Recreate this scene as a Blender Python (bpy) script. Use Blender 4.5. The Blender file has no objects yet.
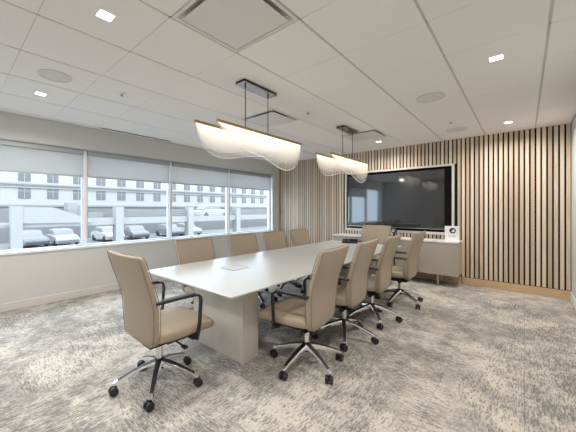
import bpy, bmesh, math, random
from mathutils import Vector, Matrix
random.seed(7)
PI = math.pi
C = bpy.context.scene.collection
scn = bpy.context.scene

# ------------------------------------------------------------------ camera
CAM_H = 1.37
CEIL = 2.67
WX = -5.17          # window wall plane
WY = 6.375          # slat wall plane
RX = 0.53           # right wall
BY = -1.75          # wall behind the camera
cam_d = bpy.data.cameras.new('camera')
cam = bpy.data.objects.new('camera', cam_d)
C.objects.link(cam)
cam.location = (0, 0, CAM_H)
cam.rotation_euler = (PI / 2, 0, math.radians(42.0))
cam_d.sensor_width = 36.0
cam_d.lens = 288.07 / 576 * 36.0
cam_d.shift_x = (288 - 265) / 576
cam_d.shift_y = -(216 - 209.1) / 576
cam_d.clip_start = 0.02
cam_d.clip_end = 400
scn.camera = cam

# ------------------------------------------------------------------ world, sun, exposure
world = bpy.data.worlds.new('world')
scn.world = world
world.use_nodes = True
wn = world.node_tree.nodes
wn['Background'].inputs[0].default_value = (0.72, 0.845, 1.0, 1)
wn['Background'].inputs[1].default_value = 3.3
sun_d = bpy.data.lights.new('sun', 'SUN')
sun_d.energy = 0.5
sun_d.angle = math.radians(12)
sun_d.color = (1.0, 0.97, 0.93)
sun = bpy.data.objects.new('sun', sun_d)
C.objects.link(sun)
sun.rotation_euler = (math.radians(12), math.radians(46), 0)   # shines towards -X on the buildings opposite
scn.view_settings.view_transform = 'Standard'
scn.view_settings.look = 'None'
scn.view_settings.gamma = 1
scn.view_settings.use_curve_mapping = False
scn.view_settings.exposure = 0.80
try:
    scn.cycles.max_bounces = 10
    scn.cycles.diffuse_bounces = 6
    scn.cycles.transparent_max_bounces = 16
    scn.cycles.sample_clamp_indirect = 6
    scn.cycles.caustics_reflective = False
    scn.cycles.caustics_refractive = False
except Exception:
    pass
DOWN_W = 11.5
PEND_W = 5.0
WARM = (1.0, 0.95, 0.89)

# ------------------------------------------------------------------ materials
def mat(name, col, rough=0.6, metal=0.0, spec=0.5, build=None, bump=0, bscale=200, coat=0):
    m = bpy.data.materials.new(name)
    m.use_nodes = True
    nt = m.node_tree
    b = nt.nodes['Principled BSDF']
    b.inputs['Base Color'].default_value = (*col, 1)
    b.inputs['Roughness'].default_value = rough
    b.inputs['Metallic'].default_value = metal
    b.inputs['Specular IOR Level'].default_value = spec
    b.inputs['Coat Weight'].default_value = coat
    tc = nt.nodes.new('ShaderNodeTexCoord')
    # faint procedural mottling in every material
    nz = nt.nodes.new('ShaderNodeTexNoise'); nz.inputs['Scale'].default_value = bscale
    nz.inputs['Detail'].default_value = 3
    nt.links.new(tc.outputs['Object'], nz.inputs['Vector'])
    if build is None:
        mx = nt.nodes.new('ShaderNodeMix'); mx.data_type = 'RGBA'
        mx.inputs[6].default_value = (*[c * 0.96 for c in col], 1)
        mx.inputs[7].default_value = (*[min(1, c * 1.04) for c in col], 1)
        nt.links.new(nz.outputs['Fac'], mx.inputs[0])
        nt.links.new(mx.outputs[2], b.inputs['Base Color'])
    else:
        build(nt, b, tc)
    if bump:
        bp = nt.nodes.new('ShaderNodeBump'); bp.inputs['Strength'].default_value = bump
        bp.inputs['Distance'].default_value = 0.002
        nt.links.new(nz.outputs['Fac'], bp.inputs['Height'])
        nt.links.new(bp.outputs[0], b.inputs['Normal'])
    return m

def nd(nt, t, **kw):
    n = nt.nodes.new(t)
    for k, v in kw.items():
        if k.startswith('i_'):
            key = k[2:]
            n.inputs[int(key) if key.isdigit() else key].default_value = v
        else:
            setattr(n, k, v)
    return n

def carpet_nodes(nt, b, tc):
    L = nt.links.new
    def ramp(src, p0, c0, p1, c1):
        r = nd(nt, 'ShaderNodeValToRGB')
        r.color_ramp.elements[0].position = p0; r.color_ramp.elements[0].color = (*c0, 1)
        r.color_ramp.elements[1].position = p1; r.color_ramp.elements[1].color = (*c1, 1)
        L(src, r.inputs[0]); return r.outputs[0]
    def noise(scale3, scale, detail=4, rough=0.6, off=(0, 0, 0)):
        mp = nd(nt, 'ShaderNodeMapping'); mp.inputs['Scale'].default_value = scale3
        mp.inputs['Location'].default_value = off
        L(tc.outputs['Object'], mp.inputs[0])
        n = nd(nt, 'ShaderNodeTexNoise', i_Scale=scale, i_Detail=detail, i_Roughness=rough)
        L(mp.outputs[0], n.inputs['Vector']); return n.outputs['Fac']
    def mix(f, a, c, blend='MIX'):
        m = nd(nt, 'ShaderNodeMix', data_type='RGBA', blend_type=blend)
        if isinstance(f, float): m.inputs[0].default_value = f
        else: L(f, m.inputs[0])
        for s, v in ((6, a), (7, c)):
            if isinstance(v, tuple): m.inputs[s].default_value = (*v, 1)
            else: L(v, m.inputs[s])
        return m.outputs[2]
    def math_(op, a, c):
        m = nd(nt, 'ShaderNodeMath', operation=op)
        for s, v in ((0, a), (1, c)):
            if isinstance(v, (int, float)): m.inputs[s].default_value = v
            else: L(v, m.inputs[s])
        return m.outputs[0]
    K, W = (0, 0, 0), (1, 1, 1)
    big = noise((1, 1, 1), 0.9, 3)                       # large worn areas
    mid = noise((1, 1, 1), 4.5, 5, 0.7, (4, 2, 0))
    patch = noise((1, 1, 1), 0.75, 1, 0.5, (11, 5, 0))
    sx = noise((5, 34, 1), 1.6, 5, 0.75)                 # dashes along x
    sy = noise((34, 5, 1), 1.6, 5, 0.75, (3, 7, 0))      # dashes along y
    fine = noise((1, 1, 1), 60, 3, 0.75)
    area = math_('ADD', math_('MULTIPLY', big, 0.5), math_('MULTIPLY', mid, 0.5))
    worn = ramp(area, 0.44, K, 0.57, W)
    base = mix(worn, CARPET_A, CARPET_B)
    s1 = math_('MULTIPLY', ramp(sx, 0.45, K, 0.54, W), ramp(patch, 0.44, K, 0.54, W))
    s2 = math_('MULTIPLY', ramp(sy, 0.45, K, 0.54, W), ramp(patch, 0.46, W, 0.56, K))
    st = math_('MULTIPLY', math_('MAXIMUM', s1, s2), ramp(area, 0.42, (0.12, 0.12, 0.12), 0.56, W))
    base = mix(math_('MULTIPLY', st, 0.55), base, CARPET_D)
    base = mix(math_('MULTIPLY', ramp(fine, 0.46, K, 0.66, W), 0.55), base, CARPET_B)
    base = mix(math_('MULTIPLY', ramp(fine, 0.34, W, 0.50, K), 0.45), base, CARPET_E)
    # woven dashes: random cells, long along x or along y depending on the patch
    sp = nd(nt, 'ShaderNodeSeparateXYZ'); L(tc.outputs['Object'], sp.inputs[0])
    def cells(lx, ly, seed):
        fx_ = math_('FLOOR', math_('DIVIDE', sp.outputs[0], lx), 0); fy_ = math_('FLOOR', math_('DIVIDE', sp.outputs[1], ly), 0)
        cb = nd(nt, 'ShaderNodeCombineXYZ', i_Z=seed); L(fx_, cb.inputs[0]); L(fy_, cb.inputs[1])
        w_ = nd(nt, 'ShaderNodeTexWhiteNoise', noise_dimensions='3D'); L(cb.outputs[0], w_.inputs['Vector'])
        return w_.outputs['Value']
    def dashes(long_, thin, seed):
        a_ = math_('MULTIPLY', math_('GREATER_THAN', math_('ADD', cells(long_, thin, seed), math_('MULTIPLY', area, 1.6)), 1.52), ramp(patch, 0.47, K, 0.53, W))
        b_ = math_('MULTIPLY', math_('GREATER_THAN', math_('ADD', cells(thin, long_, seed + 3.0), math_('MULTIPLY', area, 1.6)), 1.52), ramp(patch, 0.47, W, 0.53, K))
        return math_('MAXIMUM', a_, b_)
    base = mix(math_('MULTIPLY', dashes(0.038, 0.008, 1.0), 0.50), base, CARPET_D)
    base = mix(math_('MULTIPLY', dashes(0.018, 0.006, 8.0), 0.40), base, CARPET_D)
    # thin joints of the carpet planks
    row = math_('FLOOR', math_('DIVIDE', sp.outputs[0], 0.5), 0)
    ys = math_('ADD', sp.outputs[1], math_('MULTIPLY', row, 0.31))
    def joint(v, period, half):
        f = math_('FRACT', math_('DIVIDE', v, period), 0)
        d = math_('ABSOLUTE', math_('SUBTRACT', f, 0.5), 0)
        return math_('GREATER_THAN', d, 0.5 - half / period)
    j = math_('MAXIMUM', joint(sp.outputs[0], 0.5, 0.003), joint(ys, 1.0, 0.003))
    base = mix(math_('MULTIPLY', j, 0.35), base, CARPET_D)
    L(base, b.inputs['Base Color'])
    bp = nd(nt, 'ShaderNodeBump'); bp.inputs['Strength'].default_value = 0.6; bp.inputs['Distance'].default_value = 0.004
    L(fine, bp.inputs['Height']); L(bp.outputs[0], b.inputs['Normal'])
CARPET_A = (0.66, 0.615, 0.545)
CARPET_B = (0.43, 0.41, 0.375)
CARPET_D = (0.13, 0.127, 0.125)
CARPET_E = (0.76, 0.71, 0.63)

def wood_nodes(c1, c2, stretch=(14, 14, 1), per_slat=0.0):
    def f(nt, b, tc):
        L = nt.links.new
        mp = nd(nt, 'ShaderNodeMapping'); mp.inputs['Scale'].default_value = stretch
        L(tc.outputs['Object'], mp.inputs[0])
        n = nd(nt, 'ShaderNodeTexNoise', i_Scale=3.0, i_Detail=5, i_Roughness=0.6, i_Distortion=0.4)
        L(mp.outputs[0], n.inputs['Vector'])
        r = nd(nt, 'ShaderNodeValToRGB')
        r.color_ramp.elements[0].position = 0.3; r.color_ramp.elements[0].color = (*c1, 1)
        r.color_ramp.elements[1].position = 0.7; r.color_ramp.elements[1].color = (*c2, 1)
        if per_slat:
            sp = nd(nt, 'ShaderNodeSeparateXYZ'); L(tc.outputs['Object'], sp.inputs[0])
            dv = nd(nt, 'ShaderNodeMath', operation='DIVIDE', i_1=per_slat); L(sp.outputs[0], dv.inputs[0])
            fl = nd(nt, 'ShaderNodeMath', operation='FLOOR'); L(dv.outputs[0], fl.inputs[0])
            wnz = nd(nt, 'ShaderNodeTexWhiteNoise', noise_dimensions='1D'); L(fl.outputs[0], wnz.inputs['W'])
            ml = nd(nt, 'ShaderNodeMath', operation='MULTIPLY_ADD', i_1=0.7, i_2=-0.35)
            L(wnz.outputs['Value'], ml.inputs[0])
            ad = nd(nt, 'ShaderNodeMath', operation='ADD'); L(ml.outputs[0], ad.inputs[0]); L(n.outputs['Fac'], ad.inputs[1])
            L(ad.outputs[0], r.inputs[0])
        else:
            L(n.outputs['Fac'], r.inputs[0])
        L(r.outputs[0], b.inputs['Base Color'])
    return f

SLAT_P = 0.0664
M = {}
M['carpet'] = mat('carpet', CARPET_A, 0.95, spec=0.1, build=carpet_nodes)
M['ceiling'] = mat('ceiling_tile', (0.87, 0.85, 0.825), 0.9, spec=0.1, bump=0.2, bscale=160)
M['grid'] = mat('ceiling_grid', (0.58, 0.565, 0.545), 0.7)
M['wall'] = mat('wall_paint', (0.64, 0.645, 0.635), 0.85, spec=0.2, bscale=60)
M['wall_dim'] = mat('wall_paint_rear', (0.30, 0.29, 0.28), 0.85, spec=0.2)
M['base'] = mat('baseboard_paint', (0.68, 0.66, 0.62), 0.6)
M['frame_metal'] = mat('window_metal', (0.66, 0.68, 0.71), 0.4, 0.3)
M['frame_dark'] = mat('window_head_metal', (0.42, 0.44, 0.46), 0.5, 0.3)  # darker grey metal for the window head, blind cassettes and bottom bars
M['sill'] = mat('sill_paint', (0.86, 0.87, 0.88), 0.4)
M['slat'] = mat('oak_slats', (0.5, 0.4, 0.3), 0.55, build=wood_nodes((0.54, 0.42, 0.31), (0.75, 0.63, 0.495), (30, 30, 1.2), SLAT_P))
M['oakbase'] = mat('oak_baseboard', (0.5, 0.4, 0.3), 0.5, build=wood_nodes((0.56, 0.39, 0.22), (0.72, 0.53, 0.33), (1.5, 30, 30)))
M['felt'] = mat('black_felt', (0.02, 0.018, 0.016), 0.95, spec=0.1)
M['niche'] = mat('niche_trim', (0.62, 0.59, 0.55), 0.5)
M['screen'] = mat('tv_glass', (0.020, 0.023, 0.027), 0.05, spec=1.0)
M['screen'].node_tree.nodes['Principled BSDF'].inputs['IOR'].default_value = 1.62
M['bezel'] = mat('tv_bezel', (0.01, 0.01, 0.011), 0.4)
M['silver'] = mat('silver_strip', (0.5, 0.5, 0.5), 0.3, 0.9)
M['black'] = mat('black_plastic', (0.018, 0.018, 0.02), 0.45)
M['armgrey'] = mat('arm_pad_grey', (0.07, 0.072, 0.078), 0.5)
M['chrome'] = mat('chrome', (0.85, 0.85, 0.86), 0.12, 1.0)
M['leather'] = mat('taupe_leather', (0.375, 0.305, 0.232), 0.46, spec=0.4, bump=0.25, bscale=260)
M['leather_pale'] = mat('taupe_leather_seam', (0.27, 0.215, 0.16), 0.5, spec=0.4)
M['table'] = mat('table_laminate', (0.76, 0.745, 0.69), 0.28, spec=0.4, build=wood_nodes((0.53, 0.54, 0.52), (0.56, 0.57, 0.55), (18, 1.2, 4)))
M['table_edge'] = mat('table_leg_laminate', (0.7, 0.66, 0.58), 0.4, build=wood_nodes((0.60, 0.55, 0.475), (0.66, 0.61, 0.535), (3, 3, 0.6)))
M['tlid'] = mat('power_lid', (0.56, 0.565, 0.54), 0.35)
M['tring'] = mat('power_ring', (0.25, 0.25, 0.25), 0.4, 0.4)
M['cred'] = mat('credenza_laminate', (0.47, 0.41, 0.35), 0.4)
M['cred_top'] = mat('credenza_top', (0.86, 0.85, 0.82), 0.3)
M['white'] = mat('white_plastic', (0.85, 0.85, 0.85), 0.4)
M['inkgrey'] = mat('ink_grey', (0.45, 0.46, 0.47), 0.6)
M['navy'] = mat('emblem_dark', (0.03, 0.04, 0.05), 0.5)
M['brass'] = mat('antique_brass', (0.36, 0.25, 0.125), 0.4, 0.6)
M['plate'] = mat('polished_bronze_plate', (0.42, 0.37, 0.34), 0.18, 0.9)
M['bronze'] = mat('dark_bronze', (0.06, 0.045, 0.033), 0.3, 0.8)
M['grille'] = mat('speaker_grille', (0.70, 0.68, 0.66), 0.8)
M['diff'] = mat('diffuser_metal', (0.74, 0.72, 0.70), 0.5)
M['slotdark'] = mat('slot_dark', (0.03, 0.03, 0.03), 0.6)
M['duct'] = mat('duct_metal', (0.12, 0.12, 0.12), 0.4, 0.6)
M['ext_white'] = mat('ext_white_render', (0.36, 0.335, 0.305), 0.8, bscale=2)
M['ext_beam'] = mat('ext_garage_concrete', (0.235, 0.222, 0.205), 0.8, bscale=2)
M['ext_conc'] = mat('ext_concrete', (0.235, 0.22, 0.205), 0.85, bscale=1.5)
M['ext_grey'] = mat('ext_grey', (0.17, 0.16, 0.15), 0.8, bscale=1.5)
M['ext_dark'] = mat('ext_dark', (0.22, 0.235, 0.26), 0.8, bscale=1.5)
M['ext_glass'] = mat('ext_window_glass', (0.11, 0.105, 0.10), 0.25)
M['asphalt'] = mat('asphalt', (0.3, 0.29, 0.28), 0.9, bscale=5)
M['car_white'] = mat('car_paint_white', (0.5, 0.48, 0.46), 0.25, coat=0.5)
M['car_grey'] = mat('car_paint_grey', (0.2, 0.195, 0.19), 0.25, coat=0.5)
M['rubber'] = mat('rubber', (0.03, 0.03, 0.03), 0.8)

def emis(name, col, s):
    m = bpy.data.materials.new(name); m.use_nodes = True
    nt = m.node_tree; nt.nodes.clear()
    e = nt.nodes.new('ShaderNodeEmission'); e.inputs[0].default_value = (*col, 1); e.inputs[1].default_value = s
    o = nt.nodes.new('ShaderNodeOutputMaterial'); nt.links.new(e.outputs[0], o.inputs[0])
    return m
M['lamp'] = emis('downlight_diffuser', (1.0, 0.95, 0.88), 4.0)

def glass_pane():
    m = bpy.data.materials.new('window_glass'); m.use_nodes = True
    nt = m.node_tree; nt.nodes.clear(); L = nt.links.new
    t = nt.nodes.new('ShaderNodeBsdfTransparent'); t.inputs[0].default_value = (0.93, 0.96, 0.97, 1)
    g = nt.nodes.new('ShaderNodeBsdfGlossy'); g.inputs['Roughness'].default_value = 0.02
    fr = nt.nodes.new('ShaderNodeFresnel'); fr.inputs[0].default_value = 1.35
    mx = nt.nodes.new('ShaderNodeMixShader'); o = nt.nodes.new('ShaderNodeOutputMaterial')
    ge = nt.nodes.new('ShaderNodeNewGeometry')
    sb = nt.nodes.new('ShaderNodeMath'); sb.operation = 'SUBTRACT'; sb.inputs[0].default_value = 1.0; L(ge.outputs['Backfacing'], sb.inputs[1])
    ml = nt.nodes.new('ShaderNodeMath'); ml.operation = 'MULTIPLY'; L(fr.outputs[0], ml.inputs[0]); L(sb.outputs[0], ml.inputs[1])
    L(ml.outputs[0], mx.inputs[0]); L(t.outputs[0], mx.inputs[1]); L(g.outputs[0], mx.inputs[2]); L(mx.outputs[0], o.inputs[0])
    return m
M['glass'] = glass_pane()

def blind_mat():
    m = bpy.data.materials.new('solar_screen_fabric'); m.use_nodes = True
    nt = m.node_tree; nt.nodes.clear(); L = nt.links.new
    tc = nt.nodes.new('ShaderNodeTexCoord')
    wv = nt.nodes.new('ShaderNodeTexNoise'); wv.inputs['Scale'].default_value = 40
    L(tc.outputs['Object'], wv.inputs['Vector'])
    mr = nt.nodes.new('ShaderNodeMapRange'); mr.inputs[3].default_value = 0.17; mr.inputs[4].default_value = 0.24
    L(wv.outputs['Fac'], mr.inputs[0])
    d = nt.nodes.new('ShaderNodeBsdfDiffuse'); d.inputs[0].default_value = (0.60, 0.60, 0.60, 1)
    tl = nt.nodes.new('ShaderNodeBsdfTranslucent'); tl.inputs[0].default_value = (0.60, 0.565, 0.52, 1)
    t = nt.nodes.new('ShaderNodeBsdfTransparent'); t.inputs[0].default_value = (0.9, 0.93, 0.95, 1)
    a = nt.nodes.new('ShaderNodeMixShader'); a.inputs[0].default_value = 0.50
    c = nt.nodes.new('ShaderNodeMixShader'); o = nt.nodes.new('ShaderNodeOutputMaterial')
    L(d.outputs[0], a.inputs[1]); L(tl.outputs[0], a.inputs[2])
    L(mr.outputs[0], c.inputs[0]); L(a.outputs[0], c.inputs[1]); L(t.outputs[0], c.inputs[2]); L(c.outputs[0], o.inputs[0])
    return m
M['blind'] = blind_mat()

def acrylic_mat():
    # edge-lit acrylic sheet engraved with fine wavy lines: glows where the LED bar feeds it, clear elsewhere
    m = bpy.data.materials.new('lit_engraved_acrylic'); m.use_nodes = True
    nt = m.node_tree; nt.nodes.clear(); L = nt.links.new
    uv = nt.nodes.new('ShaderNodeUVMap'); uv.uv_map = 'UVMap'
    sp = nt.nodes.new('ShaderNodeSeparateXYZ'); L(uv.outputs[0], sp.inputs[0])
    def mth(op, a, b=0.0):
        n = nt.nodes.new('ShaderNodeMath'); n.operation = op
        for s, v in ((0, a), (1, b)):
            if isinstance(v, (int, float)): n.inputs[s].default_value = v
            else: L(v, n.inputs[s])
        return n.outputs[0]
    u, v = sp.outputs[0], sp.outputs[1]
    wav = mth('SINE', mth('ADD', mth('MULTIPLY', v, 95.0), mth('MULTIPLY', mth('SINE', mth('MULTIPLY', u, 6.0)), 3.0)))
    line = mth('POWER', mth('ADD', mth('MULTIPLY', wav, 0.5), 0.5), 3.0)
    rim = mth('GREATER_THAN', v, 0.965)
    fall = mth('SUBTRACT', 1.0, mth('MULTIPLY', v, 0.80))
    em = nt.nodes.new('ShaderNodeEmission'); em.inputs[0].default_value = (1.0, 0.83, 0.64, 1)
    L(mth('ADD', mth('MULTIPLY', fall, 0.95), mth('MULTIPLY', rim, 0.15)), em.inputs[1])
    df = nt.nodes.new('ShaderNodeBsdfTranslucent'); df.inputs[0].default_value = (0.9, 0.88, 0.85, 1)
    ad = nt.nodes.new('ShaderNodeAddShader'); L(em.outputs[0], ad.inputs[0]); L(df.outputs[0], ad.inputs[1])
    t = nt.nodes.new('ShaderNodeBsdfTransparent'); t.inputs[0].default_value = (0.97, 0.97, 0.97, 1)
    mx = nt.nodes.new('ShaderNodeMixShader'); o = nt.nodes.new('ShaderNodeOutputMaterial')
    opa = mth('ADD', mth('MULTIPLY', fall, 0.72), mth('ADD', mth('MULTIPLY', line, 0.05), mth('MULTIPLY', rim, 0.3)))
    L(opa, mx.inputs[0]); L(t.outputs[0], mx.inputs[1]); L(ad.outputs[0], mx.inputs[2]); L(mx.outputs[0], o.inputs[0])
    return m
M['acrylic'] = acrylic_mat()

# ------------------------------------------------------------------ mesh helpers
def box(bm, x0, x1, y0, y1, z0, z1, mi=0, mtx=None):
    vs = [bm.verts.new((x, y, z)) for z in (z0, z1) for y in (y0, y1) for x in (x0, x1)]
    if mtx is not None:
        for v in vs: v.co = mtx @ v.co
    for f in ((0, 2, 3, 1), (4, 5, 7, 6), (0, 1, 5, 4), (2, 6, 7, 3), (0, 4, 6, 2), (1, 3, 7, 5)):
        fc = bm.faces.new([vs[i] for i in f]); fc.material_index = mi
    return vs

def cyl(bm, p0, p1, r0, r1=None, n=20, mi=0):
    r1 = r0 if r1 is None else r1
    p0, p1 = Vector(p0), Vector(p1)
    d = (p1 - p0).normalized()
    a = d.orthogonal().normalized(); b = d.cross(a)
    A = [bm.verts.new(p0 + (a * math.cos(t) + b * math.sin(t)) * r0) for t in [2 * PI * i / n for i in range(n)]]
    B = [bm.verts.new(p1 + (a * math.cos(t) + b * math.sin(t)) * r1) for t in [2 * PI * i / n for i in range(n)]]
    for i in range(n):
        f = bm.faces.new((A[i], A[(i + 1) % n], B[(i + 1) % n], B[i])); f.material_index = mi
    f = bm.faces.new(A[::-1]); f.material_index = mi
    f = bm.faces.new(B); f.material_index = mi

def loft(bm, rows, mi=0):
    R = [[bm.verts.new(p) for p in r] for r in rows]
    n = len(R[0])
    for a, b in zip(R, R[1:]):
        for i in range(n):
            f = bm.faces.new((a[i], a[(i + 1) % n], b[(i + 1) % n], b[i])); f.material_index = mi
    bm.faces.new(R[0][::-1]); bm.faces.new(R[-1])

def tube(bm, pts, r, n=8, closed=False):
    pts = [Vector(p) for p in pts]; N = len(pts); rings = []
    prev = None
    for i, p in enumerate(pts):
        if closed: t = pts[(i + 1) % N] - pts[i - 1]
        else: t = pts[min(i + 1, N - 1)] - pts[max(i - 1, 0)]
        t.normalize()
        a = t.orthogonal().normalized() if prev is None else (prev - t * prev.dot(t)).normalized()
        prev = a; b = t.cross(a)
        rings.append([bm.verts.new(p + (a * math.cos(2 * PI * k / n) + b * math.sin(2 * PI * k / n)) * r) for k in range(n)])
    rng = range(N if closed else N - 1)
    for i in rng:
        A, B = rings[i], rings[(i + 1) % N]
        for k in range(n):
            bm.faces.new((A[k], A[(k + 1) % n], B[(k + 1) % n], B[k]))
    if not closed:
        bm.faces.new(rings[0][::-1]); bm.faces.new(rings[-1])

def bar(bm, pts, w, h, side=Vector((1, 0, 0))):
    """flat bar swept along pts; w across `side`, h across the other"""
    pts = [Vector(p) for p in pts]; N = len(pts); rings = []
    for i, p in enumerate(pts):
        t = (pts[min(i + 1, N - 1)] - pts[max(i - 1, 0)]).normalized()
        s = (side - t * side.dot(t)).normalized(); u = s.cross(t)
        rings.append([bm.verts.new(p + s * a * w / 2 + u * b * h / 2) for a, b in ((-1, -1), (1, -1), (1, 1), (-1, 1))])
    for A, B in zip(rings, rings[1:]):
        for k in range(4):
            bm.faces.new((A[k], A[(k + 1) % 4], B[(k + 1) % 4], B[k]))
    bm.faces.new(rings[0][::-1]); bm.faces.new(rings[-1])

def obj(name, bm, m, parent=None, bevel=0, smooth=False, loc=None, segs=2):
    bmesh.ops.recalc_face_normals(bm, faces=bm.faces[:])
    me = bpy.data.meshes.new(name); bm.to_mesh(me); bm.free()
    for x in (m if isinstance(m, (list, tuple)) else [m]):
        me.materials.append(M[x])
    o = bpy.data.objects.new(name, me); C.objects.link(o)
    if parent: o.parent = parent
    if loc: o.location = loc
    if smooth:
        for p in me.polygons: p.use_smooth = True
        me.set_sharp_from_angle(angle=math.radians(40))
    if bevel:
        md = o.modifiers.new('bevel', 'BEVEL'); md.width = bevel; md.segments = segs; md.limit_method = 'ANGLE'
        md.angle_limit = math.radians(40)
        md.harden_normals = False
    return o

def bmn(): return bmesh.new()
def bx(name, m, dims, parent=None, bevel=0, **k):
    b = bmn(); box(b, *dims); return obj(name, b, m, parent, bevel, **k)
def empty(name, loc=(0, 0, 0), rz=0):
    o = bpy.data.objects.new(name, None); C.objects.link(o); o.location = loc; o.rotation_euler = (0, 0, rz)
    o.empty_display_size = 0.1
    return o
def tag(o, label, cat, group=None):
    o['label'] = label; o['category'] = cat
    if group: o['group'] = group
    return o
def struct(o):
    o['kind'] = 'structure'; return o
def copy_tree(o, parent=None, dz_skip=None):
    c = o.copy(); C.objects.link(c); c.parent = parent
    for ch in list(o.children): copy_tree(ch, c)
    return c

# ------------------------------------------------------------------ floor and walls
struct(bx('floor', 'carpet', (WX - 0.35, RX + 0.2, BY - 0.1, WY + 0.1, -0.1, 0)))
TX = [0.131 + 0.6375 * k for k in range(-8, 1)]           # grid lines, constant x
TX = [WX] + TX + [RX]
TY = [0.412 + 0.6085 * k for k in range(-3, 10)]
TY = [BY] + TY + [WY]
holes = []
def tile_at(x, y):
    for i in range(len(TX) - 1):
        for j in range(len(TY) - 1):
            if TX[i] < x < TX[i + 1] and TY[j] < y < TY[j + 1]: return i, j
DIFFS = [(-1.45, 1.33), (-2.74, 3.15), (-2.09, 4.97)]
hole_ids = {tile_at(*d) for d in DIFFS}
b = bmn()
for i in range(len(TX) - 1):
    for j in range(len(TY) - 1):
        if (i, j) in hole_ids: continue
        gx, gy = 0.0085, 0.0013
        box(b, TX[i] + gx, TX[i + 1] - gx, TY[j] + gy, TY[j + 1] - gy, CEIL, CEIL + 0.02)
ceil = obj('ceiling', b, 'ceiling', bevel=0.0015, segs=1)
struct(ceil)
b = bmn()
for i in range(len(TX) - 1):                             # the suspension grid behind the tiles
    box(b, TX[i] - 0.014 if i else WX, TX[i] + 0.014, BY, WY, CEIL + 0.005, CEIL + 0.03)
for j in range(len(TY) - 1):
    box(b, WX, RX, TY[j] - 0.012, TY[j] + 0.012, CEIL + 0.005, CEIL + 0.029)
struct(obj('ceiling_grid', b, 'grid'))
struct(bx('ceiling_slab', 'duct', (WX - 0.4, RX + 0.2, BY - 0.1, WY + 0.1, CEIL + 0.16, CEIL + 0.25)))

# window wall: windows between z .775 and 2.30
SILL, HEAD = 0.765, 2.315
b = bmn()
box(b, WX - 0.22, WX, BY - 0.1, WY + 0.1, 0, SILL)
box(b, WX - 0.22, WX, BY - 0.1, WY + 0.1, HEAD, CEIL + 0.16)
box(b, WX - 0.22, WX, 6.08, WY + 0.1, SILL, HEAD)
box(b, WX - 0.22, WX, BY - 0.1, BY + 0.05, SILL, HEAD)
struct(obj('wall_left', b, 'wall'))
struct(bx('wall_right', 'wall', (RX, RX + 0.15, BY - 0.1, WY + 0.1, 0, CEIL + 0.16)))
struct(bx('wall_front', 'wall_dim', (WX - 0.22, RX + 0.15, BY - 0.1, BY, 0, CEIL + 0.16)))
struct(bx('wall_back', 'wall', (WX - 0.22, RX + 0.15, WY, WY + 0.1, 0, CEIL + 0.16)))
struct(bx('baseboard_left', 'base', (WX, WX + 0.016, BY, WY - 0.04, 0, 0.108), bevel=0.004))
struct(bx('baseboard_right', 'white', (RX - 0.012, RX, BY, WY - 0.06, 0, 0.12), bevel=0.003))
struct(bx('baseboard_back', 'oakbase', (-0.84, RX - 0.005, WY - 0.055, WY, 0, 0.125), bevel=0.002))
b = bmn(); box(b, WX + 0.016, -0.86, WY - 0.05, WY, 0, 0.125)
struct(obj('baseboard_back', b, 'oakbase'))

# windows: y positions of the mullion centres
MU = [-1.55, -0.01, 1.505, 3.005, 4.525, 6.05]
GX = WX - 0.10
for k in range(5):
    y0, y1 = MU[k], MU[k + 1]
    if y1 < 0.1: pass
    b = bmn()
    fw = 0.04
    box(b, GX - 0.05, GX + 0.02, y0, y0 + fw, SILL, HEAD)
    box(b, GX - 0.05, GX + 0.02, y1 - fw, y1, SILL, HEAD)
    box(b, GX - 0.05, GX + 0.02, y0 + fw, y1 - fw, SILL, SILL + 0.04)
    box(b, GX - 0.05, GX + 0.02, y0 + fw, y1 - fw, HEAD - 0.05, HEAD)
    w = obj('window_%d' % (k + 1), b, 'frame_metal', bevel=0.003); struct(w)
    g = bx('pane', 'glass', (GX - 0.02, GX - 0.014, y0 + fw, y1 - fw, SILL + 0.04, HEAD - 0.05), w)
for y in MU[1:-1]:
    struct(bx('trim_%d' % (MU.index(y)), 'sill', (GX + 0.02, GX + 0.05, y - 0.022, y + 0.022, SILL + 0.02, HEAD - 0.0), bevel=0.003))
struct(bx('trim_5', 'sill', (GX - 0.05, WX + 0.0, 6.05, 6.08, SILL, HEAD), bevel=0.002))
struct(bx('trim_6', 'sill', (GX + 0.02, WX + 0.018, BY + 0.05, 6.08, SILL - 0.012, SILL + 0.02), bevel=0.004))
struct(bx('trim_7', 'frame_dark', (GX - 0.05, WX + 0.004, BY + 0.05, 6.08, HEAD - 0.012, HEAD + 0.006)))
GB = 'roller blinds in the windows'
LBL = {1: 'pale grey roller blind in the leftmost window, cut off by the photo edge',
       2: 'pale grey roller blind in the second window from the left',
       3: 'pale grey roller blind in the third window from the left, behind the large pendant',
       4: 'pale grey roller blind in the window nearest the slatted wall'}
for k in range(1, 5):
    y0, y1 = MU[k], MU[k + 1]
    r = empty('roller_blind', (GX + 0.045, (y0 + y1) / 2, HEAD - 0.06))
    hw = (y1 - y0) / 2 - 0.03
    tag(r, LBL[k], 'blind', GB)
    b = bmn(); box(b, -0.025, 0.03, -hw, hw, -0.02, 0.048)
    obj('cassette', b, 'frame_dark', r, bevel=0.004)
    b = bmn(); box(b, -0.001, 0.0012, -hw, hw, -0.355, -0.02)
    obj('fabric', b, 'blind', r)
    b = bmn(); box(b, -0.005, 0.006, -hw, hw, -0.375, -0.355)
    obj('bottom_bar', b, 'frame_dark', r, bevel=0.002)

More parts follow.
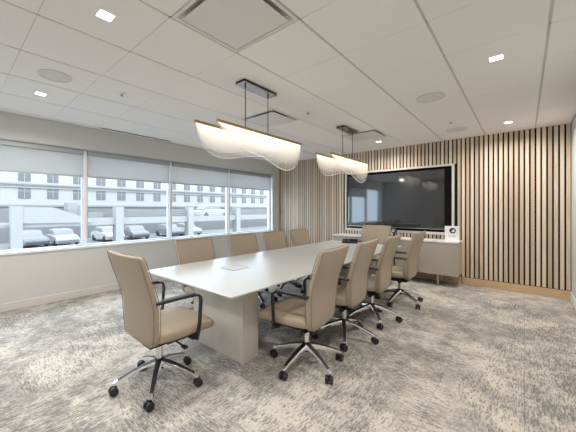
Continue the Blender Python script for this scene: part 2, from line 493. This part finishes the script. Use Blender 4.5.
# slatted wall
b = bmn(); box(b, WX + 0.001, RX - 0.001, 6.352, WY, 0.125, CEIL)
struct(obj('wall_back_felt', b, 'felt'))
b = bmn()
x = math.floor(WX / SLAT_P) * SLAT_P
NX0, NX1, NZ0, NZ1 = -3.135, -0.965, 0.885, 2.215
while x < RX:
    a0, a1 = max(x + 0.011, WX + 0.002), min(x + SLAT_P - 0.011, RX - 0.002)
    if a1 - a0 > 0.02:
        if a1 > NX0 and a0 < NX1:
            box(b, a0, a1, 6.339, 6.352, 0.135, NZ0)
            box(b, a0, a1, 6.339, 6.352, NZ1, CEIL - 0.003)
        else:
            box(b, a0, a1, 6.339, 6.352, 0.135, CEIL - 0.003)
    x += SLAT_P
struct(obj('trim_8', b, 'slat'))
# niche trim round the screen
b = bmn()
fw = 0.036
box(b, NX0, NX1, 6.285, 6.352, NZ1 - fw, NZ1)
box(b, NX0, NX1, 6.285, 6.352, NZ0, NZ0 + 0.045)
box(b, NX0, NX0 + fw, 6.285, 6.352, NZ0 + 0.045, NZ1 - fw)
box(b, NX1 - fw, NX1, 6.285, 6.352, NZ0 + 0.045, NZ1 - fw)
struct(obj('trim_9', b, 'niche'))

# ------------------------------------------------------------------ the city outside
struct(bx('street', 'asphalt', (-60, -9, -30, 90, -9.2, -9)))
# office building opposite, about 45 m away
bd = empty('office_building', (-50, 20, -9))
tag(bd, 'long white office building with rows of grey windows, seen through the windows', 'building')
b = bmn(); box(b, -12, 0, -50, 95, 0, 20.5)
for zz in (4.85, 5.05): box(b, 0, 0.25, -50, 95, zz + 8.4 - 0.0, zz + 8.55)
wallm = obj('wall', b, 'ext_white', bd)
def ext_window(y, z0, z1):
    w = bmn(); box(w, -0.05, 0.06, y - 0.65 - 20, y + 0.65 - 20, z0 + 9, z1 + 9)
    wo = obj('window', w, 'ext_glass', bd)
    w = bmn()
    box(w, 0.06, 0.10, y - 0.03 - 20, y + 0.03 - 20, z0 + 9, z1 + 9)
    box(w, 0.06, 0.10, y - 0.65 - 20, y + 0.65 - 20, z0 + 9 + (z1 - z0) * 0.62, z0 + 9.06 + (z1 - z0) * 0.62)
    obj('mullion', w, 'ext_white', wo)
for k in range(-1, 16):
    yy = 7.15 + 3.14 * k
    for z0, z1 in ((2.8, 4.4), (5.1, 6.9)):
        ext_window(yy, z0, z1)
b = bmn(); box(b, 0, 0.5, -50, 95, 9 + 4.62, 9 + 4.84); obj('ledge', b, 'ext_conc', bd)
b = bmn(); box(b, 0, 0.6, -50, 95, 9 + 1.7, 9 + 1.95); obj('ledge', b, 'ext_conc', bd)

# parking structure in front of it, 20 m away
PX = -25.0
pk = empty('parking_garage', (PX, 20, -9))
tag(pk, 'white concrete parking garage with open decks below the office building', 'building')
def pbox(name, m, x0, x1, y0, y1, z0, z1, bev=0):
    b = bmn(); box(b, x0, x1, y0 - 20, y1 - 20, z0 + 9, z1 + 9); return obj(name, b, m, pk, bev)
pbox('deck_slab', 'ext_grey', -16, 0, -6, 50, -2.25, -1.95)
pbox('deck_slab', 'ext_conc', -3.8, -0.2, -6, 50, 0.15, 0.35)

pbox('edge_beam', 'ext_beam', -0.3, 0.1, 3.4, 50, 0.12, 0.68)
pbox('edge_beam', 'ext_beam', -0.3, 0.1, -6, 50, -2.4, -1.45)
cols = [3.14, 9.6, 16.4, 22.8, 29.5, 36.2]
for y in cols:
    pbox('column', 'ext_beam', -0.35, 0.35, y - 0.31, y + 0.31, -9, 1.55)
for i in range(1, len(cols) - 1):
    y0, y1 = cols[i] + 0.36, cols[i + 1] - 0.36
    b = bmn()
    for z in (0.80, 1.0, 1.2): box(b, -0.05, 0.0, y0 - 20, y1 - 20, z + 9, z + 9.09)
    obj('railing', b, 'ext_grey', pk)
pbox('barrier_wall', 'ext_grey', -3.8, -3.6, 3.4, 50, 0.35, 1.35)
pbox('barrier_wall', 'ext_grey', -13.2, -13, -6, 50, -1.95, 1.2)
# sloping ramp roof at the left
b = bmn()
pts = [(3.25, 0.42), (7.6, 0.35), (7.6, 0.55), (5.1, 1.5), (3.25, 1.52)]
A = [b.verts.new((0.3, y - 20, z + 9)) for y, z in pts]; B = [b.verts.new((-3.6, y - 20, z + 9)) for y, z in pts]
b.faces.new(A); b.faces.new(B[::-1])
for i in range(5): b.faces.new((A[i], A[(i + 1) % 5], B[(i + 1) % 5], B[i]))
obj('ramp_parapet', b, 'ext_beam', pk)
for i, (y, z, y2) in enumerate([(8.02, 0.75, 9.2), (7.31, 1.2, 8.0), (6.6, 1.55, 7.29)]):
    pbox('ramp_step', 'ext_conc', -3.4, -2.2, y, y2, 0.352, z + 0.35)

def make_car(loc, rz, paint, label):
    r = empty('parked_car', loc, rz)
    tag(r, label, 'car', 'cars parked on the garage deck')
    b = bmn()
    prof = [(-2.1, 0.30), (-2.15, 0.75), (-1.9, 0.92), (-1.0, 1.0), (1.1, 0.98), (1.95, 0.82), (2.15, 0.6), (2.12, 0.30)]
    loft_rows = []
    for yy, s in ((-0.88, 0.97), (-0.80, 1.0), (0.80, 1.0), (0.88, 0.97)):
        loft_rows.append([(x * s, yy, 0.3 + (z - 0.3) * s) for x, z in prof])
    loft(b, loft_rows)
    obj('body', b, paint, r, bevel=0.04)
    b = bmn()
    prof = [(-1.75, 0.95), (-1.25, 1.42), (0.25, 1.45), (1.0, 0.97)]
    loft(b, [[(x * s, yy, 0.95 + (z - 0.95) * s) for x, z in prof] for yy, s in ((-0.78, 0.94), (-0.62, 1.0), (0.62, 1.0), (0.78, 0.94))])
    obj('cabin', b, 'ext_conc', r, bevel=0.05)
    b = bmn(); box(b, -1.2, 0.22, -0.62, 0.62, 1.43, 1.475); obj('roof', b, paint, r, bevel=0.02)
    for x in (-1.35, 1.35):
        for s in (-1, 1):
            b = bmn(); cyl(b, (x, s * 0.72, 0.32), (x, s * 0.9, 0.32), 0.32, n=20); obj('wheel', b, 'rubber', r, bevel=0.03)
cars = [((-32.5, 5.0, -1.95), 0.1, 'car_grey', 'grey car on the garage deck, left one of two in the leftmost window'),
        ((-32.0, 7.3, -1.95), 0.0, 'car_white', 'white car on the garage deck, right one of two in the leftmost window'),
        ((-32.5, 11.4, -1.95), 0.05, 'car_white', 'white car on the garage deck, left one of two in the second window'),
        ((-32.5, 14.3, -1.95), -0.1, 'car_grey', 'grey car on the garage deck, right one of two in the second window'),
        ((-32.7, 18.6, -1.95), 0.0, 'car_grey', 'grey car behind the column in the third window, left one of two'),
        ((-32.3, 20.9, -1.95), 0.0, 'car_white', 'white car on the lower garage deck in the third window, right one of two'),
        ((-26.9, 20.6, 0.352), 1.57, 'car_white', 'white car on the upper garage deck, above the long concrete beam')]
for c in cars: make_car(*c)

# ------------------------------------------------------------------ conference table
TXa, TXb, TYa, TYb = -2.885, -1.55, 1.362, 5.22
tb = empty('conference_table', ((TXa + TXb) / 2, (TYa + TYb) / 2, 0))
tag(tb, 'long white rectangular conference table on panel legs in the middle of the room', 'table')
W2, L2 = (TXb - TXa) / 2, (TYb - TYa) / 2
b = bmn()
def rrect(w, l, r, z, n=5):
    P = []
    for cx, cy, a0 in ((w - r, l - r, 0), (-(w - r), l - r, 90), (-(w - r), -(l - r), 180), (w - r, -(l - r), 270)):
        for k in range(n + 1):
            a = math.radians(a0 + 90 * k / n); P.append((cx + r * math.cos(a), cy + r * math.sin(a), z))
    return P
loft(b, [rrect(W2 - 0.05, L2 - 0.05, 0.02, 0.710), rrect(W2 - 0.004, L2 - 0.004, 0.03, 0.727),
         rrect(W2, L2, 0.03, 0.731), rrect(W2, L2, 0.03, 0.739), rrect(W2 - 0.003, L2 - 0.003, 0.028, 0.742)])
top = obj('tabletop', b, 'table', tb)
for s in (-1, 1):
    cy = s * (L2 - 0.49)
    b = bmn(); box(b, -0.375, 0.375, cy - 0.10, cy + 0.10, 0, 0.71)
    lg = obj('leg', b, 'table_edge', tb, bevel=0.003)
    lg['label'] = 'wide panel leg of pale laminate'
b = bmn(); box(b, -0.06, 0.06, -(L2 - 0.59), L2 - 0.59, 0.60, 0.71)
o = obj('cable_tray', b, 'black', tb); o['label'] = 'black cable tray'
for (px, py) in ((-2.305, 2.075),):
    lx, ly = px - tb.location.x, py - tb.location.y
    b = bmn()
    for x0, x1, y0, y1 in ((-.11, .11, -.11, -.10), (-.11, .11, .10, .11), (-.11, -.10, -.10, .10), (.10, .11, -.10, .10)):
        box(b, lx + x0, lx + x1, ly + y0, ly + y1, 0.738, 0.7435)
    rg = obj('power_port', b, 'tring', tb); rg['label'] = 'square flush power port with grey rim'
    b = bmn(); box(b, lx - .099, lx + .099, ly - .099, ly + .099, 0.738, 0.7432); obj('lid', b, 'tlid', rg)

# touch panel on the far end
tp = empty('touch_panel', (-2.40, 5.02, 0.7435), math.radians(20))
tag(tp, 'dark tabletop touch panel lying at the far end of the white table', 'touch panel')
b = bmn(); box(b, -0.14, 0.14, -0.09, 0.09, -0.006, 0.006, mtx=Matrix.Translation((0, 0, 0.035)) @ Matrix.Rotation(math.radians(18), 4, 'X'))
obj('housing', b, 'black', tp, bevel=0.003)
b = bmn(); box(b, -0.125, 0.125, -0.075, 0.075, 0.006, 0.0075, mtx=Matrix.Translation((0, 0, 0.035)) @ Matrix.Rotation(math.radians(18), 4, 'X'))
obj('screen', b, 'screen', tp)
b = bmn(); box(b, -0.10, 0.10, -0.06, 0.07, 0.0, 0.035); obj('base', b, 'black', tp, bevel=0.004)

# ------------------------------------------------------------------ office chair, facing +Y
def sec(w, t, yc, z, curve=0.02, n=28, e=5.0):
    """closed loop in the xy plane at height z, boxy superellipse, slightly dished"""
    P = []
    for k in range(n):
        a = 2 * PI * k / n
        c, s = math.cos(a), math.sin(a)
        x = w / 2 * math.copysign(abs(c) ** (2 / e), c)
        y = t / 2 * math.copysign(abs(s) ** (2 / e), s)
        P.append((x, yc + y + curve * (2 * x / 0.55) ** 2, z))
    return P
BACK = [(0.382, -0.150, 0.27, 0.012), (0.386, -0.151, 0.35, 0.034), (0.400, -0.154, 0.42, 0.05), (0.430, -0.158, 0.468, 0.056),
        (0.50, -0.162, 0.498, 0.058), (0.58, -0.166, 0.512, 0.058), (0.66, -0.170, 0.522, 0.056), (0.72, -0.182, 0.530, 0.054),
        (0.80, -0.206, 0.540, 0.052), (0.90, -0.240, 0.550, 0.050), (0.99, -0.270, 0.558, 0.047), (1.025, -0.281, 0.556, 0.045),
        (1.042, -0.287, 0.546, 0.038), (1.049, -0.290, 0.528, 0.020), (1.050, -0.290, 0.51, 0.008)]

def make_chair(drop=0.0, arm=0.0):
    r = empty('office_chair')
    b = bmn(); loft(b, [sec(w, t, y, z - drop) for z, y, w, t in BACK])
    bk = obj('backrest', b, 'leather', r, smooth=True)
    for side in (-1, 1):                                  # piping along the front and rear edges
        b = bmn()
        L = [(-w / 2 + 0.004, y + side * t * 0.5 * 0.9 + 0.02 * (w / 0.55) ** 2, z - drop) for z, y, w, t in BACK[1:-2]]
        Rr = [(-p[0], p[1], p[2]) for p in L]
        tube(b, L + Rr[::-1], 0.0032, n=6, closed=True)
        obj('piping', b, 'leather_pale', bk, smooth=True)
    # seat: loft along y
    rows = []
    for y, zc, w, t in ((-0.150, 0.452, 0.40, 0.03), (-0.142, 0.450, 0.45, 0.075), (-0.10, 0.446, 0.485, 0.092), (0.0, 0.443, 0.50, 0.096),
                        (0.14, 0.444, 0.515, 0.096), (0.26, 0.446, 0.515, 0.094), (0.32, 0.440, 0.505, 0.088), (0.345, 0.432, 0.49, 0.070), (0.357, 0.425, 0.46, 0.04), (0.360, 0.423, 0.44, 0.015)):
        P = []
        for k in range(28):
            a = 2 * PI * k / 28; c, s = math.cos(a), math.sin(a)
            x = w / 2 * math.copysign(abs(c) ** 0.42, c); z = t / 2 * math.copysign(abs(s) ** 0.42, s)
            P.append((x, y, zc + z - drop))
        rows.append(P)
    b = bmn(); loft(b, rows); obj('seat', b, 'leather', r, smooth=True)
    b = bmn(); box(b, -0.20, 0.20, -0.04, 0.25, 0.375 - drop, 0.402 - drop)
    box(b, -0.268, 0.268, 0.13, 0.185, 0.372 - drop, 0.398 - drop)
    obj('seat_frame', b, 'black', r, bevel=0.004)
    for s in (-1, 1):
        x = 0.282 * s; za = 0.687 + arm - drop; fy = 0.168 + arm * 0.6
        path = [(x - 0.012 * s, -0.165, za - 0.003), (x, -0.13, za), (x, 0.0, za), (x, fy - 0.048, za - 0.003), (x, fy - 0.018, za - 0.009), (x, fy, za - 0.028),
                (x, fy + 0.004, za - 0.06), (x, fy - 0.006, 0.50 - drop), (x, 0.157, 0.372 - drop)]
        b = bmn(); bar(b, path, 0.030, 0.016)
        ar = obj('armrest', b, 'black', r, bevel=0.003)
        b = bmn(); box(b, x - 0.022, x + 0.022, -0.12, 0.135, za + 0.0075, za + 0.019)
        obj('arm_pad', b, 'armgrey', ar, bevel=0.005)
    b = bmn(); box(b, -0.07, 0.07, -0.11, 0.12, 0.315 - drop, 0.376 - drop)
    mc = obj('tilt_mechanism', b, 'black', r, bevel=0.012)
    b = bmn(); tube(b, [(0.05, 0.06, 0.35 - drop), (0.16, 0.07, 0.345 - drop), (0.235, 0.075, 0.335 - drop)], 0.007)
    box(b, 0.215, 0.265, 0.06, 0.09, 0.327 - drop, 0.343 - drop); obj('lever', b, 'black', mc)
    b = bmn(); cyl(b, (-0.06, -0.03, 0.33 - drop), (-0.14, -0.03, 0.33 - drop), 0.022, n=14); obj('tension_knob', b, 'black', mc)
    b = bmn(); cyl(b, (0, 0, 0.15), (0, 0, 0.32 - drop), 0.0235); cyl(b, (0, 0, 0.15), (0, 0, 0.30 - drop), 0.028)
    o = obj('gas_column', b, 'chrome', r, smooth=True); o['label'] = 'chrome gas lift column'
    b = bmn(); cyl(b, (0, 0, 0.125), (0, 0, 0.205), 0.042, 0.034, n=24); obj('base_hub', b, 'black', r, bevel=0.004, smooth=True)
    for k in range(5):
        a = math.radians(72 * k)
        m = Matrix.Rotation(a, 4, 'Z')
        b = bmn()
        rows = []
        for x, z, w, h in ((0.025, 0.168, 0.056, 0.044), (0.12, 0.150, 0.050, 0.036), (0.24, 0.112, 0.042, 0.028), (0.312, 0.083, 0.038, 0.022), (0.324, 0.081, 0.024, 0.015)):
            rows.append([m @ Vector((x, yy * w / 2, z + zz * h / 2)) for yy, zz in ((-1, -1), (1, -1), (1, 0.2), (0.8, 1), (-0.8, 1), (-1, 0.2))])
        loft(b, rows)
        lg = obj('base_leg', b, 'chrome', r, bevel=0.002); lg['label'] = 'polished chrome base spoke'
        b = bmn(); rows = []
        for x, z, w, h in ((0.03, 0.1895, 0.040, 0.003), (0.12, 0.1685, 0.034, 0.003), (0.24, 0.1265, 0.027, 0.003), (0.292, 0.106, 0.020, 0.003)):
            rows.append([m @ Vector((x, yy * w / 2, z + zz * h / 2)) for yy, zz in ((-1, -1), (1, -1), (1, 1), (-1, 1))])
        loft(b, rows); obj('inlay', b, 'black', lg)
        # caster: stem, hood and twin wheels, trailing at its own angle
        ca = a + (0.7, -0.5, 1.1, 0.2, -0.9)[k]
        mc2 = Matrix.Translation((0.305 * math.cos(a), 0.305 * math.sin(a), 0)) @ Matrix.Rotation(ca, 4, 'Z')
        b = bmn()
        cyl(b, mc2 @ Vector((0, 0, 0.05)), mc2 @ Vector((0, 0, 0.085)), 0.009, n=10)
        box(b, -0.004, 0.03, -0.006, 0.006, 0.025, 0.058, mtx=mc2)
        cs = obj('caster', b, 'black', r)
        for s in (-1, 1):
            b = bmn(); cyl(b, mc2 @ Vector((0.014, s * 0.008, 0.031)), mc2 @ Vector((0.014, s * 0.029, 0.031)), 0.031, n=18)
            obj('wheel', b, 'black', cs, bevel=0.005)
    return r

G_L, G_R = 'chairs along the window side of the table', 'chairs along the near long side of the table'
proto = make_chair(0.0, 0.0)
head = make_chair(0.0, 0.034)
low = make_chair(0.063)
high = None
def place(o, x, y, face_deg, label, group=None, base_rot=0, first=False):
    c = o if first else copy_tree(o)
    c.location = (x, y, 0); c.rotation_euler = (0, 0, math.radians(face_deg - 90))
    for k_ in [k for k in ('label', 'category', 'group') if k in c.keys()]: del c[k_]
    tag(c, label, 'chair', group)
    if base_rot:                                         # swivel the star base under the seat
        rot = Matrix.Rotation(math.radians(base_rot), 4, 'Z')
        for ch in c.children:
            if ch.name.split('.')[0] in ('base_leg', 'caster', 'base_hub'):
                ch.rotation_euler = (0, 0, math.radians(base_rot))
    return c
def F(theta, base):   # base spoke world angle -> local swivel
    return base - (theta - 90)
place(head, -2.14, 1.13, 90, 'taupe leather office chair at the near short end of the table, left foreground', None, F(90, 34), first=True)
place(proto, -1.43, 2.135, 186, 'taupe leather chair nearest the camera in the right-hand row along the table', G_R, F(188, 54), first=True)
place(proto, -1.44, 2.86, 185, 'taupe leather chair, second from the camera in the right-hand row, beside the table', G_R, F(188, 14))
place(proto, -1.42, 3.56, 184, 'taupe leather chair, third from the camera in the right-hand row, beside the table', G_R, F(188, 27))
place(proto, -1.36, 4.48, 181, 'taupe leather chair at the far end of the right-hand row, beside the credenza', G_R, F(183, 48))
place(low, -2.97, 2.194, 0, 'brown leather chair on the window side of the table, nearest the camera', G_L, F(0, 20), first=True)
place(low, -2.97, 3.06, 0, 'brown leather chair on the window side, second from the camera', G_L, F(0, 50))
place(low, -2.97, 3.81, 0, 'brown leather chair on the window side, third from the camera', G_L, F(0, 5))
place(low, -2.97, 4.554, 0, 'brown leather chair on the window side, farthest back by the slatted wall', G_L, F(0, 33))
place(head, -2.165, 5.42, -90, 'pale taupe leather chair at the far short end of the table, before the large screen', None, F(-90, 10))

# ------------------------------------------------------------------ credenza
cr = empty('credenza', (-2.03, 6.09, 0))
tag(cr, 'low greige credenza with white top standing below the wall screen', 'cabinet')
CX0, CX1, CY0, CY1 = -1.20, 1.19, -0.21, 0.22
b = bmn(); box(b, CX0 + 0.01, CX1 - 0.006, CY0 + 0.02, CY1, 0.20, 0.775); obj('body', b, 'cred', cr, bevel=0.002)
b = bmn(); box(b, CX0, CX1, CY0 - 0.005, CY1 + 0.01, 0.775, 0.80); o = obj('worktop', b, 'cred_top', cr, bevel=0.003); o['label'] = 'white top'
nd_ = 4; dw = (CX1 - CX0 - 0.02) / nd_
for k in range(nd_):
    x0 = CX0 + 0.01 + k * dw
    b = bmn(); box(b, x0 + 0.0025, x0 + dw - 0.0025, CY0, CY0 + 0.019, 0.202, 0.768); obj('door', b, 'cred', cr, bevel=0.0015)
for x in (CX0 + 0.15, CX1 - 0.32, -0.1):
    for y in (CY0 + 0.08, CY1 - 0.06):
        b = bmn(); box(b, x - 0.014, x + 0.014, y - 0.014, y + 0.014, 0, 0.20); obj('leg', b, 'silver', cr)

# sign on the credenza
sg = empty('display_sign', (-0.965, 6.08, 0.80), math.radians(8))
tag(sg, 'small white upright sign with a round dark emblem, on the right end of the credenza', 'sign')
b = bmn(); box(b, -0.11, 0.11, -0.02, 0.02, 0, 0.265); obj('panel', b, 'white', sg, bevel=0.004)
b = bmn()
cyl(b, (0.01, -0.020, 0.185), (0.01, -0.0225, 0.185), 0.05, n=32, mi=0)
cyl(b, (0.018, -0.0225, 0.183), (0.018, -0.0240, 0.183), 0.024, n=24, mi=1)
cyl(b, (0.004, -0.0225, 0.196), (0.004, -0.0245, 0.196), 0.012, n=16, mi=0)
obj('emblem', b, ['navy', 'white'], sg)
b = bmn()
for z, w in ((0.10, 0.055), (0.088, 0.065), (0.076, 0.05)): box(b, 0.0 - w, w, -0.0205, -0.02, z, z + 0.004)
obj('printed_lines', b, 'inkgrey', sg)
# small conference camera
cc = empty('conference_camera', (-1.94, 6.02, 0.80))
tag(cc, 'small dark conference camera with round head on the credenza, right of the far chair', 'camera')
b = bmn(); cyl(b, (0, 0, 0), (0, 0, 0.03), 0.055, 0.05, n=24); cyl(b, (0, 0, 0.03), (0, 0, 0.09), 0.02, n=16); obj('base', b, 'black', cc, bevel=0.003)
b = bmn(); bmesh.ops.create_uvsphere(b, u_segments=20, v_segments=12, radius=0.055, matrix=Matrix.Translation((0, 0, 0.135))); obj('head', b, 'black', cc, smooth=True)
b = bmn(); cyl(b, (0, -0.045, 0.14), (0, -0.058, 0.14), 0.03, n=20); obj('lens', b, 'inkgrey', cc)

# ------------------------------------------------------------------ wall screen
tv = empty('wall_screen', (-2.08, 6.33, 1.555))
tag(tv, 'large black flat television set in the niche of the slatted wall', 'television')
b = bmn(); box(b, -0.985, 0.965, -0.042, 0.012, -0.575, 0.575); obj('bezel', b, 'bezel', tv, bevel=0.004)
b = bmn(); box(b, -0.973, 0.953, -0.0445, -0.042, -0.558, 0.565); obj('glass', b, 'screen', tv)
b = bmn(); box(b, -0.985, 0.965, -0.047, -0.042, -0.575, -0.562); o = obj('lower_strip', b, 'silver', tv); o['label'] = 'thin silver lower edge'
b = bmn(); box(b, -0.2, 0.2, 0.012, 0.022, -0.2, 0.2); obj('wall_mount', b, 'black', tv)
sb = empty('sound_bar', (-1.79, 6.26, 1.005))
tag(sb, 'slim black sound bar mounted across the bottom of the wall screen', 'sound bar')
b = bmn(); box(b, -0.25, 0.25, -0.04, 0.025, 0, 0.07); obj('housing', b, 'black', sb, bevel=0.008)
b = bmn(); box(b, -0.24, 0.24, -0.042, -0.04, 0.01, 0.06); obj('grille', b, 'bezel', sb)

# ------------------------------------------------------------------ pendants
def acrylic_sheet(bars_x, y0, ln, flip, z, parent, bulge, k=1.0):
    prof = [(0, 0), (.03, .075), (.07, .13), (.14, .18), (.28, .235), (.43, .262), (.55, .305), (.66, .345), (.75, .362), (.82, .35), (.885, .31), (.94, .235), (.975, .14), (1, 0)]
    def drop(s):
        for (a, da), (c, dc) in zip(prof, prof[1:]):
            if s <= c: 
                t = (s - a) / (c - a); t = t if a in (0,) or c == 1 else t * t * (3 - 2 * t) * 0.4 + t * 0.6
                return da + (dc - da) * t
        return 0
    NU, NV = 72, 14
    b = bmn(); uvl = b.loops.layers.uv.new('UVMap')
    V = []
    for i in range(NU + 1):
        s = i / NU
        d = max(drop(s) * k, 0.002)
        row = []
        for j in range(NV + 1):
            t = j / NV
            # the sheet hangs in a gentle wave
            xo = bulge * (math.sin(t * PI * 0.75) * 0.055 + 0.03 * t * math.sin(s * PI * 2.0)) * (d / 0.36)
            yy = y0 + (1 - s if flip else s) * ln
            row.append(b.verts.new((bars_x + xo, yy, z - d * t)))
        V.append(row)
    for i in range(NU):
        for j in range(NV):
            f = b.faces.new((V[i][j], V[i + 1][j], V[i + 1][j + 1], V[i][j + 1]))
            for lp, (uu, vv) in zip(f.loops, ((i, j), (i + 1, j), (i + 1, j + 1), (i, j + 1))):
                lp[uvl].uv = (uu / NU * (-1 if flip else 1), vv / NV)
    o = obj('acrylic_sheet', b, 'acrylic', parent, smooth=True)
    return o

def make_pendant(loc, label):
    r = empty('pendant_light', loc)              # origin on the ceiling, above the canopy centre
    tag(r, label, 'pendant light', 'pendant lights over the table')
    b = bmn(); box(b, -0.065, 0.065, -0.25, 0.25, -0.028, 0.0); o = obj('canopy', b, 'bronze', r, bevel=0.003)
    b = bmn(); box(b, -0.072, 0.072, -0.257, 0.257, -0.0315, -0.028); obj('face_plate', b, 'plate', o, bevel=0.001)
    Z = -0.468
    for y in (-0.175, 0.175):
        b = bmn(); cyl(b, (0, y, -0.028), (0, y, Z + 0.01), 0.0045, n=10); cyl(b, (0, y, -0.055), (0, y, -0.028), 0.009, n=12)
        obj('rod', b, 'bronze', r)
    for (x, y0, fl, bu) in ((0.0, -0.545, False, 1), (-0.175, -0.67, True, -1)):
        b = bmn(); box(b, x - 0.010, x + 0.010, y0, y0 + 1.36, Z - 0.014, Z + 0.011); br = obj('light_bar', b, 'brass', r, bevel=0.002)
        s = acrylic_sheet(x, y0 + 0.01, 1.34, fl, Z - 0.014, br, bu, 0.82 if fl else 1.0)
    for y in (-0.175, 0.175):
        b = bmn(); box(b, -0.17, 0.0, y - 0.006, y + 0.006, Z + 0.003, Z + 0.011); obj('cross_bar', b, 'brass', r)
    return r
make_pendant((-2.13, 2.24, CEIL), 'large pendant of two glowing wavy sheets, nearest the camera over the table')
make_pendant((-2.13, 4.37, CEIL), 'farther pendant of two glowing wavy sheets, over the far half of the table')

# ------------------------------------------------------------------ ceiling fittings
def downlight(x, y, label):
    r = empty('downlight', (x, y, CEIL))
    tag(r, label, 'ceiling light', 'square recessed downlights in the ceiling')
    b = bmn(); s, t = 0.062, 0.045
    for x0, x1, y0, y1 in ((-s, s, -s, -t), (-s, s, t, s), (-s, -t, -t, t), (t, s, -t, t)): box(b, x0, x1, y0, y1, -0.004, 0.001)
    obj('trim_ring', b, 'white', r)
    b = bmn(); box(b, -t, t, -t, t, -0.002, 0.001); obj('diffuser', b, 'lamp', r)
    ld = bpy.data.lights.new('downlight_lamp', 'AREA'); ld.shape = 'SQUARE'; ld.size = 0.11; ld.energy = DOWN_W; ld.color = WARM
    ld.spread = math.radians(160)
    lo = bpy.data.objects.new('downlight_lamp', ld); C.objects.link(lo); lo.parent = r; lo.location = (0, 0, -0.008)
downlight(-2.087, 0.72, 'square recessed downlight at the top of the picture, left of the big air diffuser')
downlight(-4.05, 0.72, 'square recessed downlight at the left, near the window wall, below the round speaker')
downlight(-0.18, 3.17, 'square recessed downlight in the upper right ceiling, the larger of the two there')
downlight(-0.18, 5.64, 'square recessed downlight at the right, close to the slatted wall')
downlight(-2.087, 5.60, 'square recessed downlight above the wall screen, right of the farther pendant canopy')
for x, y in ((-4.05, -1.0), (-2.087, -1.0), (-0.18, -1.0), (-0.18, 0.72)):
    ld = bpy.data.lights.new('downlight_lamp', 'AREA'); ld.shape = 'SQUARE'; ld.size = 0.11; ld.energy = DOWN_W; ld.color = WARM
    lo = bpy.data.objects.new('downlight_lamp', ld); C.objects.link(lo); lo.location = (x, y, CEIL - 0.008)

def speaker(x, y, r0, label):
    r = empty('ceiling_speaker', (x, y, CEIL)); tag(r, label, 'speaker', 'round ceiling speakers')
    b = bmn(); cyl(b, (0, 0, -0.004), (0, 0, 0.0), r0 - 0.012, n=40); obj('grille', b, 'grille', r)
    b = bmn(); tube(b, [(r0 * math.cos(2 * PI * k / 40), r0 * math.sin(2 * PI * k / 40), -0.003) for k in range(40)], 0.006, n=6, closed=True)
    obj('rim', b, 'diff', r)
speaker(-3.40, 0.72, 0.135, 'round ceiling speaker at the upper left above the downlight by the windows')
speaker(-0.815, 3.78, 0.145, 'round ceiling speaker at the right, between the two long ceiling grid lines')
speaker(-0.815, 5.57, 0.145, 'round ceiling speaker just in front of the slatted wall')
def sprinkler(x, y, label):
    r = empty('sprinkler', (x, y, CEIL)); tag(r, label, 'sprinkler', 'sprinkler heads in the ceiling')
    b = bmn(); cyl(b, (0, 0, -0.006), (0, 0, 0), 0.045, n=24); obj('cover_plate', b, 'white', r)
    b = bmn(); cyl(b, (0, 0, -0.028), (0, 0, -0.006), 0.009, n=10); cyl(b, (0, 0, -0.031), (0, 0, -0.028), 0.02, n=16); obj('head', b, 'silver', r)
sprinkler(-3.36, 1.33, 'small round sprinkler head left of the near pendant')
sprinkler(-2.15, 3.25, 'small sprinkler head between the two pendant canopies')
sprinkler(-0.81, 5.02, 'small round sprinkler head between the two right-hand ceiling speakers')

def diffuser(ij, label):
    i, j = ij
    x0, x1, y0, y1 = TX[i] + 0.006, TX[i + 1] - 0.006, TY[j] + 0.006, TY[j + 1] - 0.006
    cx, cy = (x0 + x1) / 2, (y0 + y1) / 2; hx, hy = (x1 - x0) / 2, (y1 - y0) / 2
    r = empty('air_diffuser', (cx, cy, CEIL)); tag(r, label, 'air vent', 'square plaque air diffusers')
    b = bmn()
    lv = [(hx, hy, 0.0), (hx - 0.022, hy - 0.022, -0.002), (hx - 0.045, hy - 0.045, 0.022), (hx - 0.10, hy - 0.10, 0.045)]
    V = [[b.verts.new((sx * a, sy * c, z)) for sx, sy in ((-1, -1), (1, -1), (1, 1), (-1, 1))] for a, c, z in lv]
    for A, B in zip(V, V[1:]):
        for k in range(4): b.faces.new((A[k], A[(k + 1) % 4], B[(k + 1) % 4], B[k]))
    o = obj('pan', b, 'diff', r)
    md = o.modifiers.new('solid', 'SOLIDIFY'); md.thickness = 0.003
    b = bmn(); box(b, -hx + 0.095, hx - 0.095, -hy + 0.095, hy - 0.095, 0.046, 0.05); o = obj('neck', b, 'duct', r); o['label'] = 'dark inner neck'
    b = bmn(); box(b, -hx + 0.05, hx - 0.05, -hy + 0.05, hy - 0.05, -0.013, -0.007); obj('plaque', b, 'diff', r, bevel=0.003)
    b = bmn()
    for sx in (-1, 1):
        for sy in (-1, 1): cyl(b, (sx * (hx - 0.14), sy * (hy - 0.14), -0.007), (sx * (hx - 0.14), sy * (hy - 0.14), 0.046), 0.006, n=8)
    obj('hanger', b, 'diff', r)
diffuser(tile_at(*DIFFS[0]), 'square air diffuser cut off by the top edge of the photo')
diffuser(tile_at(*DIFFS[1]), 'square air diffuser behind the rods of the near pendant')
diffuser(tile_at(*DIFFS[2]), 'square air diffuser right of the farther pendant canopy')
sl = empty('slot_diffuser', (-5.03, 2.28, CEIL)); tag(sl, 'long thin black slot air diffuser in the ceiling above the windows', 'air vent')
b = bmn(); box(b, -0.028, 0.028, -0.63, 0.63, -0.003, 0.0); obj('flange', b, 'diff', sl)
b = bmn(); box(b, -0.021, 0.021, -0.61, 0.61, -0.0045, -0.003); o = obj('slot', b, 'slotdark', sl); o['label'] = 'black slot'
